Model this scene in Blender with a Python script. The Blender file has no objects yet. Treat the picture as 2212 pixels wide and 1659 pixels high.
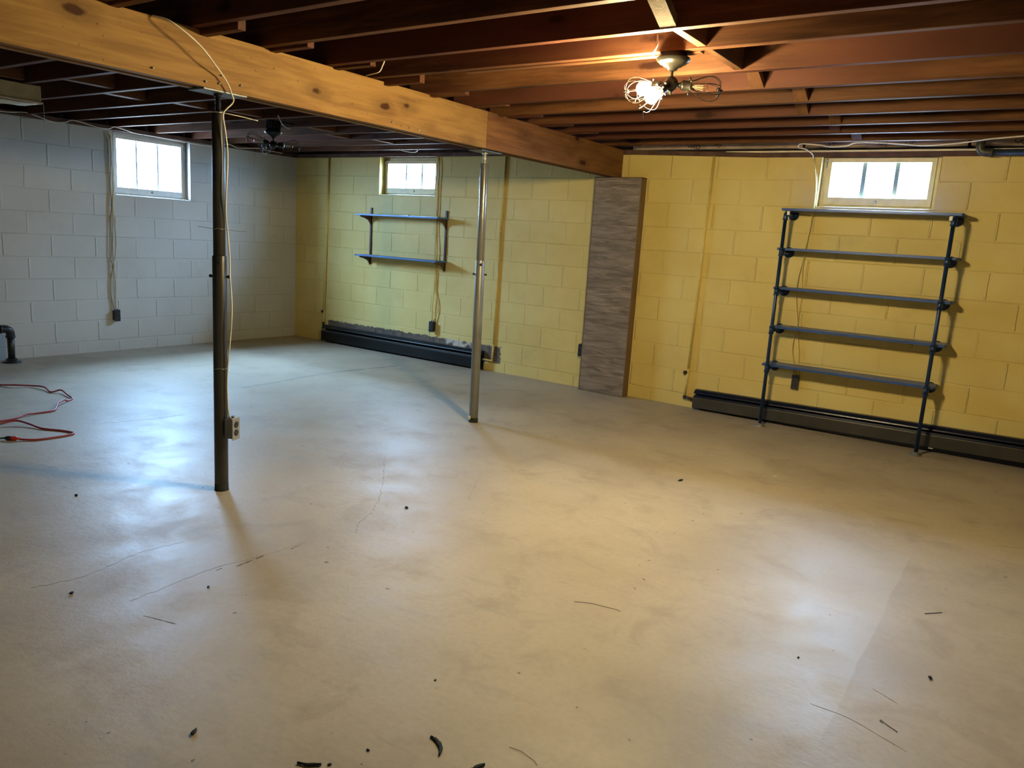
import bpy, bmesh, math, random
from mathutils import Vector, Matrix, Euler
R = math.radians
PI = math.pi
random.seed(7)
C = bpy.context.scene.collection
S = bpy.context.scene

# ------------------------------------------------------------------ camera
CAM = (7.6249, -6.3441, 1.3613); YAW = -0.5957; PITCH = -0.1876; ROLL = 0.0624
def cam_axes(yaw, pitch, roll):
    f = Vector((math.sin(yaw)*math.cos(pitch), math.cos(yaw)*math.cos(pitch), math.sin(pitch)))
    r = Vector((math.cos(yaw), -math.sin(yaw), 0)); u = r.cross(f)
    return (r*math.cos(roll)+u*math.sin(roll)), (u*math.cos(roll)-r*math.sin(roll)), f
cr_, cu_, cf_ = cam_axes(YAW, PITCH, ROLL)
cd = bpy.data.cameras.new('camera'); cam = bpy.data.objects.new('camera', cd); C.objects.link(cam)
m = Matrix.Identity(4)
for i in range(3):
    m[i][0] = cr_[i]; m[i][1] = cu_[i]; m[i][2] = -cf_[i]; m[i][3] = CAM[i]
cam.matrix_world = m
cd.sensor_fit = 'HORIZONTAL'; cd.sensor_width = 36; cd.lens = 36*1658.7/2212; cd.clip_start = .02
S.camera = cam

# ------------------------------------------------------------------ light and exposure
SKY = 135.0; SKY_COL = (0.38, 0.64, 1.0)
BULB = 2900.0; BULB_COL = (1.0, 0.79, 0.39)
w = bpy.data.worlds.new('overcast_sky'); S.world = w; w.use_nodes = True
nt = w.node_tree; bg = nt.nodes['Background']
tc = nt.nodes.new('ShaderNodeTexCoord'); sp = nt.nodes.new('ShaderNodeSeparateXYZ'); mr = nt.nodes.new('ShaderNodeMapRange')
mx = nt.nodes.new('ShaderNodeMix'); mx.data_type = 'RGBA'
nt.links.new(tc.outputs['Generated'], sp.inputs[0]); nt.links.new(sp.outputs[2], mr.inputs[0])
mr.inputs[1].default_value = -.05; mr.inputs[2].default_value = .05
nt.links.new(mr.outputs[0], mx.inputs[0])
mx.inputs[6].default_value = (.15, .19, .24, 1); mx.inputs[7].default_value = (*SKY_COL, 1)   # snowy ground / overcast sky
gr = nt.nodes.new('ShaderNodeMapRange'); nt.links.new(sp.outputs[2], gr.inputs[0])       # overcast sky: brighter overhead
for i_, v_ in enumerate((.15, .75, SKY*.85, SKY*2.6)): gr.inputs[i_+1].default_value = v_
nt.links.new(mx.outputs[2], bg.inputs['Color']); nt.links.new(gr.outputs[0], bg.inputs['Strength'])
S.view_settings.view_transform = 'Standard'; S.view_settings.look = 'None'
S.view_settings.exposure = 0.0; S.view_settings.gamma = 1.0; S.view_settings.use_curve_mapping = False
cy = S.cycles
cy.use_denoising = True; cy.max_bounces = 10; cy.diffuse_bounces = 6; cy.glossy_bounces = 4
cy.transparent_max_bounces = 16; cy.sample_clamp_indirect = 6.0; cy.sample_clamp_direct = 0
cy.caustics_reflective = False; cy.caustics_refractive = False
def portal(loc, rot, sx, sy):
    l = bpy.data.lights.new('daylight_portal', 'AREA'); l.shape = 'RECTANGLE'; l.size = sx; l.size_y = sy
    l.cycles.is_portal = True
    o = bpy.data.objects.new('daylight_portal', l); C.objects.link(o); o.location = loc; o.rotation_euler = rot
# lamps point along local -Z: into the room
portal((-.185, -1.8125, 1.84), (0, R(-90), 0), .61, .81)
portal((1.7925, .185, 1.9415), (R(-90), 0, 0), .81, .405)
portal((6.466, .185, 1.9415), (R(-90), 0, 0), .81, .405)
# ceiling lamp of the room's unseen end, behind the camera
def lamp(loc, watts, col, rad):
    l = bpy.data.lights.new('ceiling_bulb', 'POINT'); l.energy = watts; l.color = col; l.shadow_soft_size = rad
    o = bpy.data.objects.new('ceiling_bulb', l); C.objects.link(o); o.location = loc
lamp((6.6, -7.0, 2.02), 3, (1.0, .72, .42), .05)

# ------------------------------------------------------------------ materials
MT = {}
class NB:
    def __init__(s, name, rough=.6, metal=0, spec=.5):
        s.m = bpy.data.materials.new(name); s.m.use_nodes = True; s.t = s.m.node_tree; s.N = s.t.nodes
        s.b = s.N['Principled BSDF']; s.b.inputs['Roughness'].default_value = rough
        s.b.inputs['Metallic'].default_value = metal; s.b.inputs['Specular IOR Level'].default_value = spec
        MT[name] = s.m
    def n(s, typ, **k):
        x = s.N.new(typ)
        for a, v in k.items(): setattr(x, a, v)
        return x
    def put(s, sock, v):
        if hasattr(v, 'is_output') or isinstance(v, bpy.types.NodeSocket): s.t.links.new(v, sock)
        elif v is not None: sock.default_value = v
    def math(s, op, a, b=None, c=None, clamp=False):
        x = s.n('ShaderNodeMath', operation=op); x.use_clamp = clamp
        s.put(x.inputs[0], a); s.put(x.inputs[1], b); s.put(x.inputs[2], c); return x.outputs[0]
    def mix(s, f, a, b, blend='MIX'):
        x = s.n('ShaderNodeMix', data_type='RGBA', blend_type=blend)
        s.put(x.inputs[0], f)
        s.put(x.inputs[6], (*a, 1) if isinstance(a, tuple) else a); s.put(x.inputs[7], (*b, 1) if isinstance(b, tuple) else b)
        return x.outputs[2]
    def obj(s):
        return s.n('ShaderNodeTexCoord').outputs['Object']
    def map(s, v, scale=(1,1,1), loc=(0,0,0), rot=(0,0,0)):
        x = s.n('ShaderNodeMapping'); s.put(x.inputs[0], v)
        x.inputs['Scale'].default_value = scale; x.inputs['Rotation'].default_value = rot
        if isinstance(loc, tuple): x.inputs['Location'].default_value = loc
        else: s.t.links.new(loc, x.inputs['Location'])
        return x.outputs[0]
    def noise(s, v, scale=5, detail=4, rough=.5, dist=0):
        x = s.n('ShaderNodeTexNoise'); s.put(x.inputs['Vector'], v); x.inputs['Scale'].default_value = scale
        x.inputs['Detail'].default_value = detail; x.inputs['Roughness'].default_value = rough; x.inputs['Distortion'].default_value = dist
        return x.outputs['Fac']
    def ramp(s, f, a, b, lo=0, hi=1):
        x = s.n('ShaderNodeMapRange', interpolation_type='SMOOTHSTEP'); s.put(x.inputs[0], f)
        for i, v in enumerate((a, b, lo, hi)): x.inputs[i+1].default_value = v
        return x.outputs[0]
    def xyz(s, v):
        x = s.n('ShaderNodeSeparateXYZ'); s.put(x.inputs[0], v); return x.outputs
    def bump(s, h, dist=.01, strength=1.0, after=None):
        x = s.n('ShaderNodeBump'); s.put(x.inputs['Height'], h); x.inputs['Distance'].default_value = dist; x.inputs['Strength'].default_value = strength
        if after is not None: s.t.links.new(after, x.inputs['Normal'])
        return x.outputs[0]
    def base(s, c): s.put(s.b.inputs['Base Color'], (*c, 1) if isinstance(c, tuple) else c)
    def set(s, nm, v): s.put(s.b.inputs[nm], v)

def simple(name, col, rough=.6, metal=0, var=.12, scale=14, bump=0, spec=.5):
    b = NB(name, rough, metal, spec); o = b.obj(); n = b.noise(o, scale, 4)
    dk = tuple(c*(1-var) for c in col); lt = tuple(min(1, c*(1+var)) for c in col)
    b.base(b.mix(b.ramp(n, .3, .7), dk, lt))
    if bump: b.set('Normal', b.bump(b.noise(o, scale*6, 3), bump))
    return b.m

BL = .2032; TOP = 2.145
def block_wall(name, axis, s0, par, colA, colB, bead, patch=None):
    b = NB(name, .55, 0, .35)
    P = b.obj(); x, y, z = b.xyz(P)[:3]
    s = x if axis == 'x' else y
    wob = b.math('MULTIPLY_ADD', b.noise(P, 9, 3), .006, -.003)
    wob2 = b.math('MULTIPLY_ADD', b.noise(b.map(P, loc=(3.1, 7.7, 1.3)), 7, 2), .012, -.006)
    cz = b.math('DIVIDE', b.math('SUBTRACT', TOP, b.math('ADD', z, wob)), BL)
    n = b.math('FLOOR', cz); fz = b.math('FRACT', cz)
    dz = b.math('MULTIPLY', b.math('MINIMUM', fz, b.math('SUBTRACT', 1.0, fz)), BL)
    alt = b.math('MULTIPLY', b.math('FLOORED_MODULO', b.math('ADD', n, par), 2.0), .5)
    v = b.math('ADD', b.math('DIVIDE', b.math('SUBTRACT', b.math('ADD', s, wob2), s0), 2*BL), alt)
    fv = b.math('FRACT', v); idv = b.math('FLOOR', v)
    dv = b.math('MULTIPLY', b.math('MINIMUM', fv, b.math('SUBTRACT', 1.0, fv)), 2*BL)
    cmb = b.n('ShaderNodeCombineXYZ'); b.put(cmb.inputs[0], n); b.put(cmb.inputs[1], idv)
    wn = b.n('ShaderNodeTexWhiteNoise'); b.put(wn.inputs['Vector'], cmb.outputs[0])
    # how strongly each vertical joint stands proud of the blocks
    vis = b.ramp(wn.outputs['Value'], .05, .7, .35, 1.0)
    vm = b.math('MULTIPLY', b.ramp(dv, bead*.35, bead, 1, 0), vis)
    near_h = b.ramp(dz, .006, .018, 0, 1)
    vm = b.math('MULTIPLY', vm, near_h)
    hm = b.ramp(dz, .0015, .006, 1, 0)
    hm = b.math('MULTIPLY', hm, b.ramp(b.noise(b.map(P, loc=(9, 2, 4)), 2.2, 3), .3, .62, .35, 1))
    grain = b.noise(P, 150, 3, .6); pits = b.ramp(b.noise(P, 60, 2), .66, .74, 0, 1)
    h = b.math('ADD', b.math('MULTIPLY', vm, 1.0), b.math('MULTIPLY', hm, -.42))
    h = b.math('ADD', h, b.math('MULTIPLY', grain, .16)); h = b.math('SUBTRACT', h, b.math('MULTIPLY', pits, .12))
    h = b.math('ADD', h, b.math('MULTIPLY', wn.outputs['Value'], .12))
    b.set('Normal', b.bump(h, .006, 1.0))
    big = b.noise(P, 1.3, 4, .6)
    col = b.mix(b.ramp(big, .3, .7), colA, colB)
    tint = b.math('MULTIPLY_ADD', wn.outputs['Value'], .05, .975)
    tn = b.n('ShaderNodeCombineColor'); [b.put(tn.inputs[i], tint) for i in range(3)]
    col = b.mix(1.0, col, tn.outputs[0], 'MULTIPLY')
    dirt = b.math('MULTIPLY', b.ramp(b.noise(b.map(P, loc=(4, 4, 9)), 3.2, 6, .65), .57, .8, 0, 1), .28)
    col = b.mix(dirt, col, (.33, .28, .2))
    col = b.mix(b.math('MULTIPLY', hm, .16), col, tuple(c*.45 for c in colA))
    if patch:   # unpainted plaster left above the heater
        x0, x1, zt, pc = patch
        ed = b.math('MULTIPLY_ADD', b.noise(P, 11, 4, .7), .09, -.045)
        mz = b.ramp(b.math('ADD', z, ed), zt-.006, zt+.006, 1, 0)
        ma = b.ramp(b.math('ADD', x, ed), x0-.01, x0+.01, 0, 1); mb = b.ramp(b.math('ADD', x, ed), x1-.01, x1+.01, 1, 0)
        lowm = b.ramp(z, .085, .095, 0, 1)
        mm = b.math('MULTIPLY', b.math('MULTIPLY', mz, lowm), b.math('MULTIPLY', ma, mb))
        pcn = b.mix(b.ramp(b.noise(P, 14, 4), .35, .65), tuple(c*.55 for c in pc), pc)
        lite = b.math('MULTIPLY', b.ramp(x, 2.42, 2.46, 0, 1), b.ramp(x, 2.74, 2.80, 1, 0))
        pcn = b.mix(b.math('MULTIPLY', lite, b.ramp(b.noise(P, 9, 2), .4, .5)), pcn, (.55, .5, .42))
        col = b.mix(mm, col, pcn)
    b.base(col)
    return b.m
block_wall('white_block', 'y', -3.235, 1, (.47, .46, .43), (.53, .52, .49), .011)
block_wall('yellow_block', 'x', 4.434, 0, (.63, .485, .155), (.71, .575, .22), .009, (.60, 3.16, .262, (.16, .125, .095)))
simple('white_paint', (.66, .65, .61), .5, bump=.001)
simple('white_trim', (.72, .72, .68), .4, var=.06)
simple('yellow_trim', (.62, .54, .28), .42, var=.08)
simple('yellow_pipe', (.66, .50, .15), .4, var=.08)
simple('black_iron', (.018, .019, .022), .38, .2, var=.3)
simple('blue_black_pipe', (.012, .036, .105), .34, .35, var=.2, spec=.6)
simple('blue_board', (.030, .085, .31), .36, .15, var=.14, scale=6)
simple('blue_shelf', (.055, .14, .34), .4, .1, var=.12)
simple('brown_metal', (.045, .022, .018), .4, .4)
simple('bracket_brown', (.12, .07, .04), .45, .2)
simple('heater_black', (.007, .008, .008), .33, .3, var=.35, scale=4)
simple('heater_grey', (.055, .052, .046), .42, .3, var=.2, scale=4)
simple('heater_blue', (.010, .014, .035), .3, .3)
simple('steel_dark', (.042, .040, .036), .34, .35, var=.25, scale=5)
simple('steel_grey', (.19, .19, .175), .42, .35, var=.15, scale=5)
simple('steel_bright', (.30, .29, .27), .27, .7, var=.15, scale=5)
simple('steel_plate', (.16, .17, .18), .5, .4)
simple('galvanized', (.50, .48, .43), .36, .75)
simple('cable_white', (.66, .60, .50), .5, var=.1)
simple('cable_tan', (.50, .40, .22), .55, var=.15)
simple('cord_red', (.30, .035, .045), .42, var=.2)
simple('plug_red', (.55, .03, .03), .4)
simple('plug_black', (.012, .012, .014), .4)
simple('plastic_black', (.012, .014, .02), .35)
simple('plastic_ivory', (.5, .46, .36), .4)
simple('cream_enamel', (.46, .42, .31), .45, var=.1)
simple('cream_lens', (.58, .52, .42), .35)
simple('bronze', (.007, .006, .004), .3, .05, var=.25, spec=.3)
simple('fixture_black', (.010, .011, .011), .4, .5)
simple('wire_dark', (.010, .006, .005), .4, 0, spec=.15)
simple('mark_black', (.012, .016, .010), .85)
simple('mark_grey', (.20, .17, .135), .9)
simple('seam_brown', (.26, .215, .15), .8)
simple('mark_blue', (.10, .14, .17), .9)
simple('chalk', (.72, .66, .56), .8)
simple('pipe_black', (.020, .030, .045), .32, var=.2)
simple('kraft', (.42, .31, .25), .55, var=.35, scale=4, bump=.004)
simple('ink', (.012, .018, .07), .6)
simple('poly', (.42, .42, .46), .3, var=.2)
simple('dark_wood_edge', (.10, .045, .028), .8, var=.3, scale=10)
simple('sill_wood', (.085, .042, .03), .8, var=.35, scale=8)
simple('bar_grey', (.10, .13, .16), .5)
simple('outer_block', (.45, .5, .55), .8)
simple('dirt_brown', (.30, .20, .10), .9)

def wood(name, colA, colB, grain_axis='x', knots=0.0, rough=.62, redden=None):
    b = NB(name, rough, 0, .16); P = b.obj()
    rnd = b.n('ShaderNodeObjectInfo').outputs['Random']
    off = b.n('ShaderNodeCombineXYZ'); [b.put(off.inputs[i], b.math('MULTIPLY', rnd, k)) for i, k in enumerate((37., 13., 71.))]
    sc = {'x': (1, 16, 16), 'y': (16, 1, 16), 'z': (16, 16, 1)}[grain_axis]
    sc2 = {'x': (.55, 3.2, 3.2), 'y': (3.2, .55, 3.2), 'z': (3.2, 3.2, .55)}[grain_axis]
    V = b.map(P, sc, off.outputs[0]); V2 = b.map(P, sc2, off.outputs[0])
    g = b.noise(V, 2.2, 6, .6, .6); g2 = b.noise(V2, 1.6, 4, .55, 1.2)
    f = b.math('ADD', b.math('MULTIPLY', g, .5), b.math('MULTIPLY', g2, .5))
    col = b.mix(b.ramp(f, .33, .68), colA, colB)
    if redden: col = b.mix(b.ramp(b.noise(V2, .8, 3), .42, .62), col, redden)
    h = g
    if knots:
        ks = {'x': (1.7, 6, 6), 'y': (6, 2.6, 6), 'z': (6, 6, 1.7)}[grain_axis]
        vo = b.n('ShaderNodeTexVoronoi'); b.put(vo.inputs['Vector'], b.map(b.obj(), ks, off.outputs[0])); vo.inputs['Scale'].default_value = 1.0
        wobd = b.math('MULTIPLY_ADD', b.noise(P, 14, 3), .18, -.09)
        d = b.math('ADD', vo.outputs['Distance'], wobd)
        halo = b.math('MULTIPLY', b.ramp(d, .12, .42, 1, 0), .42*knots)
        col = b.mix(halo, col, tuple(c*.42 for c in colA))
        col = b.mix(b.math('MULTIPLY', b.ramp(d, .08, .15, 1, 0), knots), col, (colA[0]*.28, colA[1]*.16, colA[2]*.12))
    spk = b.ramp(b.noise(P, 55, 2), .70, .75, 0, .6)
    col = b.mix(spk, col, tuple(c*.35 for c in colA))
    b.base(col); b.set('Normal', b.bump(h, .0016, .6)); return b.m
wood('joist_wood', (.052, .019, .008), (.150, .062, .024), 'x', .9, redden=(.078, .025, .015))
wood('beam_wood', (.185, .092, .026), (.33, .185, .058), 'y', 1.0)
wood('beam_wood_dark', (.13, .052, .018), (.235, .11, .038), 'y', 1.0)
wood('block_wood', (.10, .045, .022), (.17, .08, .04), 'y', .3)
wood('saw_wood', (.10, .065, .035), (.22, .15, .09), 'z', 0)
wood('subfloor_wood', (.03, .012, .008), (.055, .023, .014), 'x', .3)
wood('side_wood', (.17, .115, .065), (.23, .16, .095), 'z', 0)

# laminate with horizontal boards
b = NB('laminate', .5, 0, .35); P = b.obj(); x, y, z = b.xyz(P)[:3]
rz = b.math('DIVIDE', b.math('ADD', z, .03), .195); iz = b.math('FLOOR', rz); fz = b.math('FRACT', rz)
off = b.n('ShaderNodeCombineXYZ'); b.put(off.inputs[0], b.math('MULTIPLY', iz, 3.7)); b.put(off.inputs[2], b.math('MULTIPLY', iz, 1.9))
V = b.map(P, (1.3, 1, 10), off.outputs[0]); g = b.noise(V, 3.0, 7, .62, .8)
V2 = b.map(P, (3, 1, 9), off.outputs[0]); g2 = b.noise(V2, 1.4, 3)
col = b.mix(b.ramp(g, .3, .72), (.125, .092, .062), (.33, .265, .20)); col = b.mix(b.ramp(g2, .62, .78, 0, .75), col, (.10, .068, .045))
wn = b.n('ShaderNodeTexWhiteNoise', noise_dimensions='1D'); b.put(wn.inputs['W'], iz)
col = b.mix(b.math('MULTIPLY', wn.outputs['Value'], .35), col, (.19, .15, .115))
col = b.mix(b.ramp(b.math('MINIMUM', fz, b.math('SUBTRACT', 1., fz)), .004, .012, .55, 0), col, (.07, .05, .035))
b.base(col)

# painted concrete floor
b = NB('concrete', .40, 0, .25); P = b.obj(); x, y, z = b.xyz(P)[:3]
n1 = b.noise(P, .9, 5, .6); n2 = b.noise(b.map(P, (1, 1, 1), (5, 9, 2)), 3.4, 6, .62, .4); n3 = b.noise(P, 42, 4, .6)
st = b.noise(b.map(P, (1.2, 5.0, 1), (2, 1, 0), (0, 0, R(25))), 2.3, 5, .6, .8)
col = b.mix(b.ramp(n1, .32, .68), (.345, .282, .200), (.43, .36, .262))
col = b.mix(b.ramp(n2, .50, .72, 0, .45), col, (.27, .212, .145))
col = b.mix(b.ramp(st, .56, .74, 0, .35), col, (.26, .235, .195))
col = b.mix(b.ramp(n3, .35, .75, 0, .12), col, (.2, .17, .13))
# newer paint: west of the edge at x = 7.3
edge = b.math('MULTIPLY', b.ramp(b.math('ADD', x, b.math('MULTIPLY_ADD', b.noise(P, 4, 3), .03, -.015)), 7.292, 7.300, 1, 0), b.math('MULTIPLY', b.ramp(y, -4.25, -4.1, 0, 1), b.ramp(y, -2.5, -2.35, 1, 0)))
edge = b.math('MULTIPLY', edge, b.ramp(x, 6.5, 7.2, 0, 1))
col = b.mix(b.math('MULTIPLY', edge, .3), col, (.47, .44, .385))
spk = b.ramp(b.noise(b.map(P, loc=(8, 3, 1)), 26, 2, .4), .755, .77, 0, .75)
col = b.mix(spk, col, (.10, .08, .06))
b.base(col)
b.set('Roughness', b.math('ADD', b.ramp(n2, .3, .7, .36, .48), b.math('MULTIPLY', n3, .08)))
hh = b.math('ADD', b.math('MULTIPLY', n3, .55), b.math('ADD', b.math('MULTIPLY', n2, 1.2), b.math('MULTIPLY', b.noise(P, 12, 3), .9)))
b.set('Normal', b.bump(hh, .0022, .55))

def emis(name, col, s):
    b = NB(name); b.base((0, 0, 0)); b.b.inputs['Emission Color'].default_value = (*col, 1); b.b.inputs['Emission Strength'].default_value = s
    return b.m
emis('bulb_lit', BULB_COL, BULB)
emis('filament', (1.0, .62, .22), 1.6)
def glass(name, tint=(1, 1, 1)):
    m = bpy.data.materials.new(name); m.use_nodes = True; t = m.node_tree; t.nodes.clear()
    o = t.nodes.new('ShaderNodeOutputMaterial'); a = t.nodes.new('ShaderNodeBsdfTransparent'); g = t.nodes.new('ShaderNodeBsdfGlossy')
    a.inputs[0].default_value = (*tint, 1); g.inputs['Roughness'].default_value = .03
    f = t.nodes.new('ShaderNodeLayerWeight'); f.inputs[0].default_value = .5; x = t.nodes.new('ShaderNodeMixShader')
    p = t.nodes.new('ShaderNodeMath'); p.operation = 'POWER'; p.inputs[1].default_value = 5; t.links.new(f.outputs['Facing'], p.inputs[0])
    q = t.nodes.new('ShaderNodeMath'); q.operation = 'MULTIPLY_ADD'; q.inputs[1].default_value = .9; q.inputs[2].default_value = .035; t.links.new(p.outputs[0], q.inputs[0])
    t.links.new(q.outputs[0], x.inputs[0]); t.links.new(a.outputs[0], x.inputs[1]); t.links.new(g.outputs[0], x.inputs[2]); t.links.new(x.outputs[0], o.inputs[0])
    MT[name] = m
glass('window_glass', (.95, .97, .98)); glass('bulb_glass', (.97, .95, .90))

# ------------------------------------------------------------------ mesh helpers
def bm_(): return bmesh.new()
def box(bm, x0, x1, y0, y1, z0, z1, M=None):
    v = [bm.verts.new(Vector(p) if M is None else M @ Vector(p)) for p in
         ((x0,y0,z0),(x1,y0,z0),(x1,y1,z0),(x0,y1,z0),(x0,y0,z1),(x1,y0,z1),(x1,y1,z1),(x0,y1,z1))]
    for f in ((3,2,1,0),(4,5,6,7),(0,1,5,4),(1,2,6,5),(2,3,7,6),(3,0,4,7)): bm.faces.new([v[i] for i in f])
def frame_mat(p, d):
    d = Vector(d).normalized(); up = Vector((0,0,1)) if abs(d.z) < .95 else Vector((1,0,0))
    a = d.cross(up).normalized(); b2 = a.cross(d).normalized()
    M = Matrix.Identity(4)
    for i in range(3): M[i][0] = a[i]; M[i][1] = b2[i]; M[i][2] = d[i]; M[i][3] = p[i]
    return M
def lathe(bm, prof, M=None, seg=24, smooth=True):
    """prof: list of (radius, height) along local z."""
    M = M or Matrix.Identity(4); rings = []
    for r, h in prof:
        if r < 1e-5: rings.append([bm.verts.new(M @ Vector((0, 0, h)))])
        else: rings.append([bm.verts.new(M @ Vector((r*math.cos(2*PI*i/seg), r*math.sin(2*PI*i/seg), h))) for i in range(seg)])
    for a, c in zip(rings, rings[1:]):
        if len(a) == 1 and len(c) == 1: continue
        for i in range(seg):
            j = (i+1) % seg
            vs = [a[0], c[i], c[j]] if len(a) == 1 else ([a[i], c[0], a[j]] if len(c) == 1 else [a[i], c[i], c[j], a[j]])
            f = bm.faces.new(vs[::-1]); f.smooth = smooth
    for ring, rev in ((rings[0], False), (rings[-1], True)):
        if len(ring) > 1: bm.faces.new(ring if not rev else ring[::-1])
def cyl(bm, p0, p1, r, seg=20, r1=None):
    p0 = Vector(p0); p1 = Vector(p1); lathe(bm, [(r, 0), (r if r1 is None else r1, (p1-p0).length)], frame_mat(p0, p1-p0), seg)
def spline(pts, n=8):
    P = [Vector(p) for p in pts]
    if len(P) < 3: return P
    out = []
    for i in range(len(P)-1):
        a = P[i-1] if i else P[0]*2-P[1]; b2, c = P[i], P[i+1]; d = P[i+2] if i+2 < len(P) else P[-1]*2-P[-2]
        for k in range(n):
            t = k/n; out.append(.5*((2*b2)+(c-a)*t+(2*a-5*b2+4*c-d)*t*t+(3*b2-a-3*c+d)*t**3))
    out.append(P[-1]); return out
def tube(bm, pts, r, seg=8, smooth=True, n=6, radii=None, raw=False):
    P = [Vector(p) for p in pts] if raw else spline(pts, n)
    T = [(P[min(i+1, len(P)-1)]-P[max(i-1, 0)]).normalized() for i in range(len(P))]
    nrm = T[0].orthogonal().normalized(); rings = []
    for i, p in enumerate(P):
        nrm = (nrm - T[i]*nrm.dot(T[i])).normalized(); bn = T[i].cross(nrm)
        rr = r if radii is None else radii[0]+(radii[1]-radii[0])*i/(len(P)-1)
        rings.append([bm.verts.new(p+nrm*rr*math.cos(2*PI*k/seg)+bn*rr*math.sin(2*PI*k/seg)) for k in range(seg)])
    for a, c in zip(rings, rings[1:]):
        for k in range(seg):
            f = bm.faces.new([a[k], a[(k+1) % seg], c[(k+1) % seg], c[k]]); f.smooth = smooth
    bm.faces.new(rings[0][::-1]); bm.faces.new(rings[-1])
def sphere(bm, c, r, seg=20, sc=(1,1,1)):
    M = Matrix.Translation(c) @ Matrix.Diagonal((*sc, 1))
    n = seg//2; lathe(bm, [(r*math.sin(PI*i/n) if 0 < i < n else 0, -r*math.cos(PI*i/n)) for i in range(n+1)], M, seg)
def obj(name, bm, mat, parent=None, bevel=0, loc=None):
    bmesh.ops.recalc_face_normals(bm, faces=bm.faces[:])
    me = bpy.data.meshes.new(name); bm.to_mesh(me); bm.free()
    me.materials.append(MT[mat]); o = bpy.data.objects.new(name, me); C.objects.link(o)
    if loc is not None:       # move the origin without moving the mesh
        me.transform(Matrix.Translation(-Vector(loc))); o.location = loc
    if parent is not None:
        o.parent = parent; o.location = o.location - (parent.location if parent.parent is None else (parent.location+parent.parent.location))
    if bevel:
        md = o.modifiers.new('bevel', 'BEVEL'); md.width = bevel; md.segments = 2; md.limit_method = 'ANGLE'; md.angle_limit = R(40)
    return o
def tag(o, label=None, cat=None, group=None, kind=None):
    if label: o['label'] = label
    if cat: o['category'] = cat
    if group: o['group'] = group
    if kind: o['kind'] = kind
    return o
def thing(name, label, cat, loc=(0,0,0), group=None, kind=None):
    o = bpy.data.objects.new(name, None); C.objects.link(o); o.location = loc; o.empty_display_size = .1
    return tag(o, label, cat, group, kind)
def BX(*a): bm = bm_(); box(bm, *a); return bm
def TB(pts, r, **k): bm = bm_(); tube(bm, pts, r, **k); return bm

# ------------------------------------------------------------------ room shell
XR = 9.7; YF = -9.0; WT = .19; ZC = 2.42
W1 = (-2.219, -1.406, 1.535); W2 = (1.386, 2.199, 1.738); W3 = (6.060, 6.872, 1.738)
tag(obj('floor', BX(-WT, XR+WT, YF-WT, WT, -.12, 0), 'concrete'), 'beige painted concrete basement floor with scuffs', 'floor', kind='structure')
bm = bm_(); box(bm, -WT, 0, YF, W1[0], 0, TOP); box(bm, -WT, 0, W1[1], 0, 0, TOP); box(bm, -WT, 0, W1[0], W1[1], 0, W1[2])
tag(obj('wall_left', bm, 'white_block'), 'white painted concrete block wall', 'wall', kind='structure')
bm = bm_(); xs = [(-WT, W2[0]), (W2[1], W3[0]), (W3[1], XR+WT)]
for a, c in xs: box(bm, a, c, 0, WT, 0, TOP)
for Wn in (W2, W3): box(bm, Wn[0], Wn[1], 0, WT, 0, Wn[2])
tag(obj('wall_back', bm, 'yellow_block'), 'yellow painted concrete block wall', 'wall', kind='structure')
tag(obj('wall_right', BX(XR, XR+WT, YF, 0, 0, ZC), 'yellow_trim'), 'painted wall at the right, outside the frame', 'wall', kind='structure')
tag(obj('wall_front', BX(-WT, XR+WT, YF-WT, YF, 0, ZC), 'white_paint'), 'painted wall behind the viewer', 'wall', kind='structure')
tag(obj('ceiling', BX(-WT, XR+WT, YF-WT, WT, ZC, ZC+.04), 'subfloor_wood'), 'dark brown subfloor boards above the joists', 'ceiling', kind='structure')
# sill plates and rim boards on top of the block walls
tag(obj('trim_1', BX(-WT, .012, YF, .0, TOP, 2.183), 'sill_wood'), 'dark wooden sill plate on the white wall', 'sill plate', kind='structure')
bm = bm_()
segs = [(-WT, 2.146), (4.4, 2.146), (5.6, 2.112), (XR+WT, 2.112)]
prev = None
for x_, zb in segs:
    ring = [bm.verts.new(p) for p in ((x_, -.014, zb), (x_, WT, zb if zb > TOP else TOP+.001), (x_, WT, 2.183), (x_, -.014, zb+.037))]
    if prev:
        for k in range(4): bm.faces.new([prev[k], prev[(k+1) % 4], ring[(k+1) % 4], ring[k]])
    else: bm.faces.new(ring)
    prev = ring
bm.faces.new(prev[::-1])
tag(obj('trim_2', bm, 'sill_wood'), 'dark wooden sill plate on the yellow wall', 'sill plate', kind='structure')
tag(obj('trim_3', BX(-WT, -WT+.04, YF, WT-.041, 2.183, ZC), 'sill_wood'), 'rim board above the white wall', 'rim board', kind='structure')
bm = bm_(); box(bm, -WT, XR+WT, WT-.04, WT, 2.183, ZC); box(bm, XR+WT-.04, XR+WT, .001, WT-.04, 2.183, ZC)
tag(obj('trim_4', bm, 'sill_wood'), 'rim board above the yellow wall', 'rim board', kind='structure')
tag(obj('trim_5', BX(5.3, 8.9, -.012, 0.004, 2.150, 2.163), 'cable_white'), 'thin pale strip along the top of the sill plate', 'strip', kind='structure')

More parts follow.
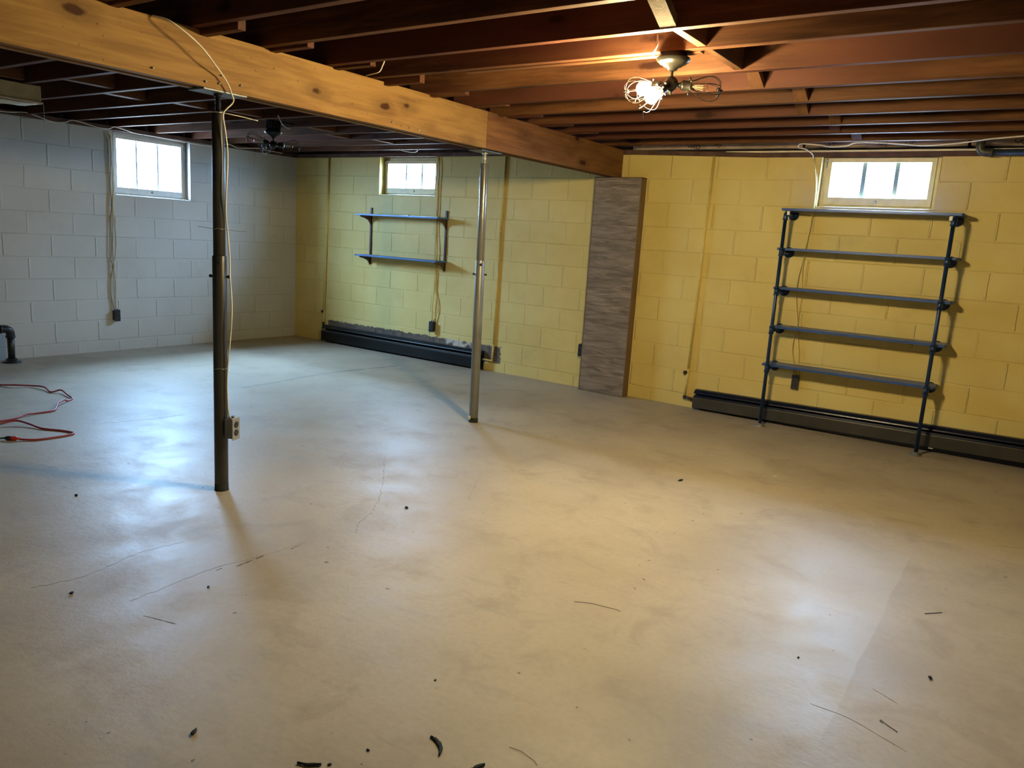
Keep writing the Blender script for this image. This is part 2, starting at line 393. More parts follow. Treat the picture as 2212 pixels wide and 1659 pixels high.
# ------------------------------------------------------------------ windows
def window(name, label, a0, a1, zb, side, paint, latch_at=.5, bar=.014):
    """side 'L' = left wall (across y), 'B' = back wall (across x)."""
    zt = TOP; rec = .085
    def M(u0, u1, d0, d1, z0, z1, bm):      # u across, d depth into the wall from the inner face
        if side == 'L': box(bm, -d1, -d0, u0, u1, z0, z1)
        else: box(bm, u0, u1, d0, d1, z0, z1)
    def pt(u, d, z): return (-d, u, z) if side == 'L' else (u, d, z)
    root = thing(name, label, 'window', pt((a0+a1)/2, 0, zb), kind='structure')
    fw = .040
    bm = bm_(); M(a0, a0+fw, rec, rec+.05, zb, zt, bm); M(a1-fw, a1, rec, rec+.05, zb, zt, bm)
    M(a0+fw, a1-fw, rec, rec+.05, zb, zb+.034, bm); M(a0+fw, a1-fw, rec, rec+.05, zt-.040, zt, bm)
    obj('window_frame', bm, paint, root, .002)
    i0, i1, j0, j1 = a0+fw-.008, a1-fw+.008, zb+.026, zt-.032
    sw = .032; sb = .058
    bm = bm_(); M(i0, i0+sw, rec-.020, rec-.0006, j0, j1, bm); M(i1-sw, i1, rec-.020, rec-.0006, j0, j1, bm)
    M(i0+sw, i1-sw, rec-.020, rec-.0006, j0, j0+sb, bm); M(i0+sw, i1-sw, rec-.020, rec-.0006, j1-sw, j1, bm)
    obj('window_sash', bm, paint, root, .0015)
    bm = bm_(); M(i0+sw-.004, i1-sw+.004, rec-.010, rec-.007, j0+sb-.004, j1-sw+.004, bm); obj('glass_pane', bm, 'window_glass', root)
    gw = i1-i0-2*sw
    for k in (1, 2):      # outer glazing bars
        u = i0+sw+gw*k/3; bm = bm_(); M(u-bar/2, u+bar/2, rec+.030, rec+.042, j0+sb-.02, j1-sw+.02, bm); obj('glazing_bar', bm, 'bar_grey', root)
    uc = a0+(a1-a0)*latch_at; z0 = j0+sb*.5
    bm = bm_(); c = pt(uc, rec-.014, z0); sphere(bm, c, .014, 14)
    d = Vector(pt(1, 0, 0))-Vector(pt(0, 0, 0)); tube(bm, [Vector(c), Vector(c)+d*.02+Vector((0,0,.008)), Vector(c)+d*.045+Vector((0,0,.012))], .005)
    tube(bm, [Vector(c)-d*.015, Vector(c)-d*.008+Vector((0,0,-.02)), Vector(c)+d*.012+Vector((0,0,-.022))], .004)
    obj('window_latch', bm, 'galvanized', root)
    bm = bm_(); M(a0+.006, a1-.006, .0, rec-.001, zb, zb+.008, bm); obj('window_sill', bm, paint, root, .003)
    bm = bm_(); q = pt(a1-fw*.5 if side == 'L' else a0+fw*.6, rec-.012, zt-.05); sphere(bm, q, .016, 10); cyl(bm, q, Vector(q)+Vector((0,0,-.05)), .006)
    obj('hinge_hook', bm, 'galvanized', root)
window('window_1', 'white framed basement window in the white block wall', *W1, 'L', 'white_trim', .52, .014)
window('window_2', 'small yellow framed basement window above the wall shelf', *W2, 'B', 'yellow_trim', .56, .020)
window('window_3', 'yellow framed basement window above the tall pipe shelf', *W3, 'B', 'yellow_trim', .50, .030)

# ------------------------------------------------------------------ main beam, joists, blocking
BX0, BX1 = 4.245, 4.370
def beam(y0, y1, label, wd='beam_wood'):
    root = thing('support_beam', label, 'beam', ((BX0+BX1)/2, (y0+y1)/2, 1.945))
    t = (BX1-BX0)/3
    for i in range(3):
        dz = (.0, .006, .003)[i]
        obj('beam_ply', BX(BX0+i*t+(.0006 if i else 0), BX0+(i+1)*t-.0006, y0, y1, 1.945+(dz if i < 2 else 0), 2.184), wd, root, .002, loc=(BX0+i*t, y0, 1.945))
    return root
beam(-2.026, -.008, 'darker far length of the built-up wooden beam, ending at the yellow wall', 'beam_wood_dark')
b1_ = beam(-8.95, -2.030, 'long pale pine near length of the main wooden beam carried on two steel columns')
bm = bm_()
for y_, z_ in ((-4.405, 1.975), (-4.155, 1.968), (-4.085, 1.972), (-4.07, 2.01), (-3.97, 1.985), (-2.80, 1.965), (-2.72, 1.962), (-2.95, 1.975)):
    cyl(bm, (BX1, y_, z_), (BX1+.007, y_, z_), .0035, 8); sphere(bm, (BX1+.007, y_, z_), .005, 8)
obj('nail_heads', bm, 'galvanized', b1_)

RJ = [-.30, -.67, -1.04, -1.42, -1.83, -2.23, -2.65, -3.105, -3.425, -3.83, -4.205, -4.61, -5.02, -5.43, -5.84, -6.25, -6.65, -7.06, -7.47, -7.88, -8.29, -8.70]
ORD = ['first', 'second', 'third', 'fourth', 'fifth', 'sixth', 'seventh', 'eighth', 'ninth', 'tenth', 'eleventh', 'twelfth', 'thirteenth', 'fourteenth', 'fifteenth', 'sixteenth', 'seventeenth', 'eighteenth', 'nineteenth', 'twentieth', 'twenty-first', 'twenty-second']
JZ = 2.185
drop = {2: .004, 3: .006, 4: .008, 5: .004, 6: .012, 7: .020, 8: .010, 9: .012, 10: .026, 11: .01}
def joist(x0, x1, yc, z0, label, group, wd=.040):
    o = obj('floor_joist', BX(x0, x1, yc-wd/2, yc+wd/2, z0, ZC-.001), 'joist_wood', None, .0025, loc=(x0, yc, z0))
    return tag(o, label, 'ceiling joist', group)
for i, y_ in enumerate(RJ):
    if i > 15: break
    joist(BX0+.002, XR, y_, JZ, 'brown ceiling joist right of the beam, %s one out from the yellow wall' % ORD[i], 'ceiling joists right of the beam')
for i, y_ in enumerate(RJ):
    if i > 13: break
    yl = y_+.048 if i not in (7,) else y_+.105
    joist(-.108, 4.64, yl, JZ-drop.get(i, 0)+(.0 if i < 2 else 0), 'brown ceiling joist left of the beam, %s one out from the yellow wall' % ORD[i], 'ceiling joists left of the beam')
tag(obj('sister_board', BX(5.0, 6.27, -3.077, -3.040, JZ-.004, ZC-.002), 'joist_wood', None, .002, loc=(5, -3.077, JZ)),
    'short board doubled against the joist above the lit cage lamp', 'board')
blk = [(0, 6.326, 6.394), (1, 6.260, 6.326), (2, 6.341, 6.410), (3, 6.239, 6.306), (4, 6.336, 6.405), (5, 6.22, 6.286), (6, 6.275, 6.313), (7, 6.272, 6.310), (8, 6.245, 6.315), (9, 6.22, 6.29), (10, 6.25, 6.32)]
for k, x0, x1 in blk:
    if k in (6, 7): bm = BX(x0, x1, RJ[k+1]+.021, RJ[k]-.021, JZ+.006, ZC-.002)
    else:           # flat bridging board sloping from the far joist's bottom edge up to the near joist's top
        bm = bm_(); yf, yn = RJ[k]-.0215, RJ[k+1]+.0215; z0, z1 = JZ+.004, ZC-.045
        A = [bm.verts.new((x0, y_, z_)) for y_, z_ in ((yf, z0), (yn, z1), (yn, z1+.04), (yf, z0+.04))]; B2 = [bm.verts.new((x1, v.co.y, v.co.z)) for v in A]
        bm.faces.new(A); bm.faces.new(B2[::-1])
        for q in range(4): bm.faces.new([A[q], A[(q+1) % 4], B2[(q+1) % 4], B2[q]])
    o = obj('joist_blocking', bm, 'saw_wood' if k == 8 else 'block_wood', None, .002, loc=(x0, RJ[k], JZ))
    tag(o, ('rough sawn wooden block between joists at the top edge above the lit lamp' if k == 8 else 'wooden block between right joists %s and %s from the yellow wall' % (ORD[k], ORD[k+1])), 'joist block', 'blocks between the right joists')
blkL = [(3, 2.150, 2.204), (4, 1.945, 2.0), (5, 2.184, 2.232), (6, 2.05, 2.124), (7, 1.885, 1.955), (8, 2.158, 2.226), (9, 1.80, 1.86), (10, 2.20, 2.262), (2, 1.92, 1.98), (1, 2.15, 2.21)]
for k, x0, x1 in blkL:
    if k == 4: continue
    yl = lambda i: RJ[i]+(.048 if i != 7 else .105)
    o = obj('joist_blocking', BX(x0, x1, yl(k+1)+.021, yl(k)-.021, JZ+.006, ZC-.002), 'block_wood', None, .002, loc=(x0, RJ[k], JZ))
    tag(o, 'wooden block between left joists %s and %s from the yellow wall' % (ORD[k], ORD[k+1]), 'joist block', 'blocks between the left joists')

# ------------------------------------------------------------------ steel columns
def column(cx, cy_, label, mats, tilt=0.0, wires=True):
    low, up, scr = mats
    root = thing('steel_column', label, 'column', (cx, cy_, 0))
    T = lambda z: cx+tilt*z
    bm = bm_(); cyl(bm, (cx, cy_, 0.0), (T(1.19), cy_, 1.19), .0335, 32); obj('lower_tube', bm, low, root, .0015)
    bm = bm_(); cyl(bm, (T(1.19), cy_, 1.19), (T(1.862), cy_, 1.862), .0285, 32); obj('upper_tube', bm, up, root, .0015)
    bm = bm_(); cyl(bm, (T(1.862), cy_, 1.862), (T(1.94), cy_, 1.936), .012, 16)
    for k in range(9):
        z = 1.866+k*.007; lathe(bm, [(.0122, 0), (.0136, .0018), (.0122, .0036)], Matrix.Translation((T(z), cy_, z)), 16)
    cyl(bm, (T(1.925), cy_, 1.924), (T(1.925), cy_, 1.937), .019, 20)
    obj('jack_screw', bm, scr, root)
    bm = bm_(); box(bm, T(1.94)-.062, T(1.94)+.062, cy_-.115, cy_+.115, 1.937, 1.9445); obj('top_plate', bm, 'steel_plate', root, .001)
    r_ = Vector((.83, .56, 0)); c = Vector((T(1.09), cy_, 1.09))
    bm = bm_(); cyl(bm, c-r_*.044, c+r_*.044, .0045, 12); sphere(bm, c-r_*.044, .0085, 12); sphere(bm, c+r_*.044, .0085, 12)
    obj('lock_pin', bm, 'black_iron', root)
    f_ = Vector((.55, -.83, 0)); c = Vector((T(1.16), cy_, 1.16))+f_*.031+r_*.006
    bm = bm_(); lathe(bm, [(.0085, 0), (.011, .0015), (.0085, .003)], frame_mat(c, f_), 16); obj('pin_hole_rim', bm, 'black_iron', root)
    bm = bm_(); lathe(bm, [(.0065, 0), (.0065, .0034)], frame_mat(c, f_), 12); obj('pin_hole', bm, 'plastic_black', root)
    bm = bm_(); lathe(bm, [(.036, 0.0), (.0342, .006), (.034, .035)], Matrix.Translation((cx, cy_, 0)), 24); obj('base_ring', bm, 'mark_black', root)
    return root
c1 = column(4.305, -4.045, 'near dark steel column with a grey outlet box near its foot', ('steel_dark', 'steel_dark', 'fixture_black'))
c2 = column(4.275, -1.885, 'far grey steel column between the wall shelf and the wood-look pilaster', ('steel_grey', 'steel_bright', 'galvanized'), -.012)
bm = bm_(); sphere(bm, (4.262, -1.921, .034), .014, 12, (1, .5, 1.2)); obj('paint_chip', bm, 'chalk', c2)
for z_, y2 in ((.634, .036), (1.317, .05)):
    bm = bm_(); rr = .0345 if z_ < 1.19 else .0295
    tube(bm, [(4.305+rr*math.cos(a*PI/8), -4.045+rr*math.sin(a*PI/8), z_+.003*math.sin(a)) for a in range(17)], .0012, seg=6, n=2)
    if z_ > 1: tube(bm, [(4.305+.029, -4.045+.005, z_), (4.36, -4.0, z_-.004), (4.40, -3.955, z_-.006)], .0012, seg=6); tube(bm, [(4.28, -4.06, z_), (4.25, -4.09, z_+.004), (4.23, -4.11, z_+.006)], .0012, seg=6)
    o = obj('wire_tie', bm, 'galvanized'); tag(o, 'thin wire tie with loose ends around the upper part of the near steel column' if z_ > 1 else 'thin wire tie around the near column at knee height above its outlet box', 'wire tie')
bm = bm_(); tube(bm, [(4.305+.03*math.cos(a*PI/8), -4.045+.03*math.sin(a*PI/8), 1.853) for a in range(17)], .0022, seg=6, n=2)
tube(bm, [(4.335, -4.03, 1.853), (4.37, -3.96, 1.846), (4.395, -3.89, 1.838)], .0022, seg=6)
tag(obj('cable_tie', bm, 'cable_white'), 'white cable tie with a long tail at the top of the near steel column', 'cable tie')

# ------------------------------------------------------------------ outlets
def outlet(label, origin, n_ang, mats, depth=.045, name='outlet_box', conn=True):
    """origin = back centre on the surface; n_ang = azimuth the cover faces."""
    a = R(n_ang); M = Matrix.Translation(origin) @ Matrix.Rotation(a-PI/2, 4, 'Z')    # local +y = outwards
    bx, pl, rc = mats
    root = thing(name, label, 'outlet', origin)
    bm = bm_(); box(bm, -.026, .026, 0.0, depth, -.050, .050, M); obj('box_body', bm, bx, root, .003)
    bm = bm_(); box(bm, -.029, .029, depth, depth+.004, -.058, .058, M); pl_ = obj('cover_plate', bm, pl, root, .0015)
    for s in (1, -1):
        bm = bm_(); c = M @ Vector((0, depth+.003, s*.0205))
        lathe(bm, [(.0165, 0), (.0165, .003), (.015, .004)], frame_mat(c, M.to_3x3() @ Vector((0, 1, 0))), 20); rcp = obj('receptacle', bm, rc, root)
        bm = bm_()
        for u in (-.0065, .0065): box(bm, u-.0012, u+.0012, depth+.0068, depth+.0077, s*.0205-.001, s*.0205+.007, M)
        box(bm, -.002, .002, depth+.0068, depth+.0077, s*.0205-.009, s*.0205-.005, M)
        o = obj('socket_slots', bm, 'mark_grey', rcp)
    if conn:
        bm = bm_()
        for u in (-.012, .014): cyl(bm, M @ Vector((u, depth*.5, .050)), M @ Vector((u, depth*.5, .062)), .008, 12)
        obj('cable_connector', bm, bx, root)
    return root
outlet('black outlet box low on the white block wall under its window', (0, -2.262, .358), 0, ('plastic_black', 'plastic_black', 'black_iron'))
outlet('black outlet box on the yellow wall above the left baseboard heater', (2.258, 0, .372), -90, ('plastic_black', 'plastic_black', 'black_iron'))
outlet('blue-grey outlet box on the yellow wall behind the lowest pipe shelf board', (6.083, 0, .362), -90, ('galvanized', 'heater_grey', 'plastic_black'), .02)
outlet('black outlet box peeking out left of the wood-look pilaster', (4.115, 0, .362), -90, ('plastic_black', 'plastic_black', 'black_iron'))
oc = outlet('grey steel outlet box fixed to the near steel column', (4.345, -4.035, .335), 19, ('steel_grey', 'galvanized', 'plastic_black'), .046)

# ------------------------------------------------------------------ cables
def cable(name, label, pts, r, mat, cat='cable', group=None, **k):
    return tag(obj(name, TB(pts, r, **k), mat, None, 0, loc=pts[0]), label, cat, group)
cable('electrical_cable', 'pale cable hanging from the top of the beam down to the near steel column',
      [(4.372, -4.40, 2.184), (4.425, -4.372, 2.172), (4.452, -4.345, 2.153), (4.462, -4.290, 2.124), (4.456, -4.222, 2.087), (4.438, -4.150, 2.037), (4.405, -4.085, 2.002), (4.40, -4.053, 1.967), (4.392, -4.035, 1.94), (4.38, -4.015, 1.905), (4.36, -4.045, 1.862), (4.355, -4.053, 1.836), (4.358, -4.045, 1.775), (4.36, -4.035, 1.693), (4.36, -4.035, 1.609), (4.356, -4.04, 1.481), (4.345, -4.035, 1.39), (4.340, -4.02, 1.28), (4.345, -4.015, 1.17), (4.352, -4.02, 1.10), (4.362, -4.02, 1.0), (4.372, -4.025, .93), (4.372, -4.03, .84), (4.362, -4.035, .726), (4.352, -4.04, .587), (4.355, -4.04, .46), (4.358, -4.035, .395)], .0036, 'cable_white')
LW = {'A': ([(-2.307, 2.12), (-2.264, 2.075), (-2.254, 1.974), (-2.261, 1.8), (-2.272, 1.625), (-2.264, 1.45), (-2.284, 1.272), (-2.297, 1.049), (-2.297, .914), (-2.275, .846), (-2.301, .687), (-2.300, .55), (-2.275, .425)], .016, 'left strand of the three cables'),
      'B': ([(-2.289, 2.123), (-2.256, 2.059), (-2.248, 1.888), (-2.241, 1.715), (-2.243, 1.54), (-2.26, 1.442), (-2.248, 1.274), (-2.238, 1.095), (-2.250, .96), (-2.270, .856), (-2.258, .733), (-2.260, .549), (-2.260, .425)], .024, 'right strand of the three cables'),
      'C': ([(-2.265, 2.09), (-2.262, 1.887), (-2.255, 1.714), (-2.252, 1.584), (-2.265, 1.435), (-2.270, 1.184), (-2.276, 1.005), (-2.272, .850), (-2.274, .641), (-2.268, .425)], .031, 'middle strand of the three cables')}
for k, (pp, xo, lb) in LW.items():
    cable('wall_cable', 'tan cable, %s down to the outlet on the white wall' % lb, [(xo, y_, z_) for y_, z_ in pp], .0050, 'cable_tan', group='cables down the white wall')
cable('joist_cable', 'pale cable sagging along the joist ends above the white wall and its window', [(.10, -4.6, 2.16), (.1, -3.9, 2.165), (.1, -3.239, 2.152), (.1, -3.039, 2.173), (.1, -2.831, 2.131), (.1, -2.712, 2.140), (.1, -2.63, 2.17), (.1, -2.421, 2.14), (.1, -2.312, 2.143), (.1, -2.245, 2.17), (.1, -2.063, 2.14), (.1, -1.873, 2.136), (.1, -1.522, 2.125), (.1, -1.22, 2.122), (.1, -1.01, 2.170), (.1, -.882, 2.146), (.1, -.639, 2.175), (.1, -.50, 2.17), (.12, -.3, 2.16)], .0045, 'cable_white')
cable('wall_cable', 'yellow painted cable beside the small window down to the outlet, inner of the two', [(2.24, -.022, 2.14), (2.259, -.022, 1.994), (2.248, -.022, 1.854), (2.25, -.022, 1.712), (2.248, -.022, 1.523), (2.249, -.022, 1.379), (2.273, -.022, 1.188), (2.265, -.022, .993), (2.262, -.022, .797), (2.248, -.022, .597), (2.250, -.022, .435)], .0055, 'yellow_pipe', group='cables beside the small window')
cable('wall_cable', 'yellow painted cable beside the small window that bows out above the outlet', [(2.223, -.012, 2.14), (2.229, -.012, 1.901), (2.236, -.012, 1.712), (2.234, -.010, 1.522), (2.238, -.012, 1.283), (2.248, -.012, 1.04), (2.268, -.010, .797), (2.305, -.012, .652), (2.318, -.012, .555), (2.275, -.022, .437)], .0055, 'yellow_pipe', group='cables beside the small window')
cable('wall_cable', 'yellowish cable behind the pipe shelf, the wavier of the two going down to the outlet', [(5.995, -.022, 2.11), (6.025, -.022, 2.006), (6.044, -.022, 1.903), (6.050, -.022, 1.764), (6.046, -.022, 1.659), (6.041, -.022, 1.553), (6.03, -.022, 1.427), (6.018, -.022, 1.301), (6.003, -.022, 1.191), (6.004, -.022, 1.046), (6.030, -.022, .901), (6.046, -.022, .811), (6.034, -.022, .753), (6.028, -.022, .622), (6.050, -.022, .532), (6.078, -.020, .46), (6.071, -.014, .42)], .0050, 'yellow_pipe', group='cables behind the pipe shelf')
cable('wall_cable', 'yellowish cable behind the pipe shelf, straighter of the two going down to the outlet', [(6.001, -.011, 2.11), (6.040, -.011, 1.972), (6.052, -.011, 1.799), (6.050, -.011, 1.677), (6.039, -.011, 1.535), (6.030, -.011, 1.374), (6.027, -.011, 1.229), (6.045, -.011, 1.049), (6.040, -.011, .865), (6.044, -.011, .806), (6.058, -.011, .718), (6.080, -.011, .609), (6.088, -.011, .497), (6.094, -.011, .42)], .0050, 'yellow_pipe', group='cables behind the pipe shelf')
cable('ceiling_cable', 'white cable looping under the last joist above the right window', [(5.998, -.022, 2.10), (5.997, -.05, 2.128), (5.958, -.10, 2.160), (5.915, -.12, 2.168), (5.907, -.13, 2.178), (5.925, -.2, 2.178), (5.976, -.287, 2.176), (6.094, -.272, 2.168), (6.167, -.23, 2.160), (6.277, -.24, 2.165), (6.352, -.29, 2.178), (6.501, -.272, 2.178), (6.669, -.203, 2.172), (6.778, -.17, 2.168), (6.955, -.215, 2.172), (7.097, -.30, 2.176), (7.205, -.38, 2.178), (7.45, -.48, 2.18), (7.8, -.6, 2.18)], .0050, 'cable_white')
cable('ceiling_cable', 'white cable drooping under the joists above the small window', [(1.95, -.28, 2.18), (2.02, -.26, 2.165), (2.12, -.25, 2.160), (2.2, -.29, 2.178)], .005, 'cable_white')
cable('cable_stub', 'short cut end of pale cable sticking out beside the unlit cage lamp', [(2.48, -2.245, 2.19), (2.56, -2.27, 2.12), (2.64, -2.29, 2.087), (2.675, -2.29, 2.078)], .004, 'cable_white')
cable('cable_stub', 'small frayed loop of white cable on top of the beam between two joists', [(4.38, -3.17, 2.186), (4.45, -3.19, 2.187), (4.50, -3.19, 2.195), (4.515, -3.18, 2.23), (4.52, -3.17, 2.26)], .003, 'cable_white')
for z_, lb in ((1.438, 'metal clip holding the cable bundle to the white wall just below the window'), (.851, 'metal clip holding the cable bundle to the white wall halfway down to the outlet')):
    bm = bm_(); tube(bm, [(.018+.012*math.cos(t*PI/4), -2.266+.013*math.sin(t*PI/4), z_) for t in range(9)], .0025, seg=6, n=3)
    tag(obj('cable_clip', bm, 'galvanized'), lb, 'cable clip')

# ------------------------------------------------------------------ painted water pipes
def pipe(label, pts, r, mat, knob=None, extra=None):
    root = thing('heating_pipe', label, 'pipe', pts[0])
    bm = bm_()
    for a, c in zip(pts, pts[1:]): cyl(bm, a, c, r, 16)
    for p in pts[1:-1]: sphere(bm, p, r*1.25, 14)
    obj('pipe_run', bm, mat, root)
    if knob:
        bm = bm_(); lathe(bm, [(r*1.1, 0), (r*1.5, .004), (r*1.5, .014), (r*.8, .018)], frame_mat(knob, (0, -1, 0)), 16); obj('bleeder_knob', bm, 'brown_metal', root)
    if extra:
        bm = bm_(); cyl(bm, extra[0], extra[1], r*1.05, 14); sphere(bm, extra[0], r*1.5, 12); obj('bare_fitting', bm, 'brown_metal', root)
    return root
pipe('thin yellow painted pipe near the corner, down to the left end of the black heater', [(.585, -.013, 2.145), (.540, -.013, .36), (.532, -.013, .215)], .0105, 'yellow_pipe', (.527, -.022, .358), ((.532, -.013, .215), (.545, -.03, .15)))
pipe('thin yellow painted pipe right of the far column, bending into the left heater', [(3.100, -.013, 2.145), (3.082, -.013, 1.42), (3.076, -.013, .278), (3.066, -.016, .112), (2.965, -.035, .112)], .0100, 'yellow_pipe')
pipe('yellow painted pipe right of the pilaster, running down to the right baseboard heater', [(5.206, -.013, 2.125), (5.176, -.013, .33), (5.170, -.018, .10)], .0115, 'yellow_pipe', (5.158, -.024, .305), ((5.172, -.022, .088), (5.27, -.04, .082)))

# ------------------------------------------------------------------ baseboard heaters
def heater(label, x0, x1, mats, tilt=0.0, h=.155, top=.20, ox=0):
    back, front, lip = mats
    root = thing('baseboard_heater', label, 'heater', (x0, 0, 0))
    def P(prof, xa, xb, mat, name, z_flat=False):
        bm = bm_(); n = 24; prev = None
        for i in range(n+1):
            x_ = xa+(xb-xa)*i/n; dz = (x_-x0)*tilt
            ring = [bm.verts.new((x_, y_, max(.001, z_+dz) if z_ > .0015 else .001)) for y_, z_ in prof]
            if prev:
                for k in range(len(prof)): bm.faces.new([prev[k], prev[(k+1) % len(prof)], ring[(k+1) % len(prof)], ring[k]])
            else: bm.faces.new(ring)
            prev = ring
        bm.faces.new(prev[::-1]); return obj(name, bm, mat, root)
    P([(-.0012, .001), (-.006, .001), (-.006, top-.008), (-.030, top-.012), (-.052, top-.030), (-.054, top-.036), (-.058, top-.034), (-.055, top-.026), (-.032, top-.004), (-.0012, top)], x0, x1, back, 'back_panel')
    P([(-.070, .022), (-.078, .020), (-.081, h-.022), (-.076, h-.006), (-.066, h-.002), (-.064, h-.006), (-.074, h-.012), (-.077, h-.026), (-.073, .026)], x0+.015, x1-.002, front, 'front_panel')
    P([(-.0665, h-.0035), (-.0795, h-.0035), (-.082, h-.014), (-.0845, h-.013), (-.081, h+.001), (-.0665, h+.001)], x0+.015, x1-.002, lip, 'front_lip')
    bm = bm_(); cyl(bm, (x0+.03, -.04, .075), (x1-.03, -.04, .075+(x1-x0)*tilt), .011, 14); obj('heating_tube', bm, 'brown_metal', root)
    bm = bm_(); z0 = 0
    box(bm, x0, x0+.014, -.074, -.0065, .015, h-.01); obj('end_cap', bm, front, root, .004)
    return root
heater('low black baseboard heater along the yellow wall under the small wall shelf', .56, 2.955, ('heater_black', 'heater_black', 'steel_dark'), 0, .145, .20)
h2 = heater('long dark grey baseboard heater along the yellow wall behind the pipe shelf', 5.265, 9.6, ('heater_blue', 'heater_grey', 'heater_blue'), .0135, .128, .175)
bm = bm_(); box(bm, 7.095, 7.125, -.083, -.0815, .036, .042); obj('paper_scrap', bm, 'chalk', h2)

# ------------------------------------------------------------------ pipe shelf
root = thing('pipe_shelf', 'tall dark blue industrial pipe shelf with five boards under the right window', 'shelf unit', (6.46, -.22, 0))
LX = (5.903, 7.034); YL = -.222; PR = .0135
LV = [1.672, 1.382, 1.080, .776, .472]
for lx in LX:
    bm = bm_(); cyl(bm, (lx, YL, .004), (lx, YL, LV[0]-.02), PR, 20); up = obj('upright_pipe', bm, 'blue_black_pipe', root)
    bm = bm_(); lathe(bm, [(.042, 0), (.042, .005), (.020, .008), (.019, .022), (.014, .023)], Matrix.Translation((lx, YL, 0)), 28); obj('floor_flange', bm, 'steel_grey' if lx > 7 else 'galvanized', up)
    for k, zl in enumerate(LV):
        bm = bm_()
        if k == 0:
            tube(bm, [(lx, YL, zl-.045), (lx, YL, zl-.02), (lx, YL+.007, zl-.005), (lx, YL+.022, zl), (lx, YL+.04, zl)], .0175, seg=18, n=4)
            lathe(bm, [(.0205, -.006), (.0205, .006)], Matrix.Translation((lx, YL, zl-.042)), 20); lathe(bm, [(.0205, -.006), (.0205, .006)], frame_mat((lx, YL+.038, zl), (0, 1, 0)), 20)
            obj('elbow_fitting', bm, 'blue_black_pipe', up)
        else:
            cyl(bm, (lx, YL, zl-.028), (lx, YL, zl+.028), .0178, 20)
            for s in (-.026, .026): lathe(bm, [(.0205, -.005), (.0205, .005)], Matrix.Translation((lx, YL, zl+s)), 20)
            tube(bm, [(lx, YL, zl-.012), (lx, YL+.02, zl-.002), (lx, YL+.036, zl)], .0168, seg=16, n=3)
            lathe(bm, [(.0205, -.005), (.0205, .005)], frame_mat((lx, YL+.034, zl), (0, 1, 0)), 20)
            obj('tee_fitting', bm, 'blue_black_pipe', up)
        bm = bm_(); cyl(bm, (lx, YL+.03, zl), (lx, -.002, zl), PR*.95, 18); arm = obj('wall_arm', bm, 'blue_black_pipe', root)
        bm = bm_(); lathe(bm, [(.041, 0), (.041, .005), (.021, .008), (.020, .026), (.0135, .027)], frame_mat((lx, -.0005, zl), (0, -1, 0)), 28); obj('wall_flange', bm, 'blue_black_pipe', arm)
bd = [(5.868, 7.090, LV[0]), (5.862, 7.096, LV[1]), (5.870, 7.104, LV[2]), (5.888, 7.112, LV[3]), (5.855, 7.083, LV[4])]
for x0, x1, zl in bd:
    zb = zl+.0225 if zl == LV[0] else zl+.0145
    y0 = -.232 if zl == LV[0] else YL+.0175
    bm = bm_()
    c = .030
    pts = [(x0, -.012), (x0, y0+.004), (x0+.003, y0), (x1-c*.4, y0), (x1, y0+c), (x1, -.012)]
    lo = [bm.verts.new((px, py, zb)) for px, py in pts]; hi = [bm.verts.new((px, py, zb+.019)) for px, py in pts]
    bm.faces.new(lo[::-1]); bm.faces.new(hi)
    for k in range(len(pts)): bm.faces.new([lo[k], lo[(k+1) % len(pts)], hi[(k+1) % len(pts)], hi[k]])
    obj('shelf_board', bm, 'blue_board', root, .0015)
for lx in LX:
    bm = bm_(); box(bm, lx+(.010 if lx < 6.5 else -.030), lx+(.030 if lx < 6.5 else -.010), YL-.012, YL-.006, LV[0]-.010, LV[0]+.018); o = obj('paper_tag', bm, 'white_trim', root)

# ------------------------------------------------------------------ two-board wall shelf
root = thing('wall_shelf', 'small wall shelf with two blue boards on dark slotted uprights under the small window', 'wall shelf', (1.83, 0, 1.0))
for sx in (1.282, 2.374):
    bm = bm_(); box(bm, sx-.0115, sx+.0115, -.014, -.0005, .972, 1.598)
    obj('wall_standard', bm, 'brown_metal', root, .001)
    bm = bm_()
    for k in range(18): box(bm, sx-.0035, sx+.0035, -.0148, -.0138, .992+k*.034, 1.008+k*.034)
    obj('slots', bm, 'plastic_black', root)
    for zb in (1.505, 1.062):
        bm = bm_(); pr = [(-.014, zb-.001), (-.175, zb-.001), (-.178, zb-.012), (-.11, zb-.026), (-.055, zb-.046), (-.025, zb-.080), (-.014, zb-.105)]
        A = [bm.verts.new((sx-.003, y_, z_)) for y_, z_ in pr]; B2 = [bm.verts.new((sx+.003, y_, z_)) for y_, z_ in pr]
        bm.faces.new(A); bm.faces.new(B2[::-1])
        for k in range(len(pr)): bm.faces.new([A[k], A[(k+1) % len(pr)], B2[(k+1) % len(pr)], B2[k]])
        obj('bracket', bm, 'bracket_brown', root)
for x0, x1, zb in ((1.226, 2.420, 1.505), (1.226, 2.414, 1.062)):
    obj('shelf_board', BX(x0, x1, -.20, -.016, zb, zb+.018), 'blue_shelf', root, .003)
bm = bm_(); sphere(bm, (1.955, -.12, 1.531), .012, 12, (1.5, .8, .55)); tag(obj('small_lump', bm, 'bracket_brown'), 'tiny dark lump lying on the upper board of the small wall shelf', 'debris')

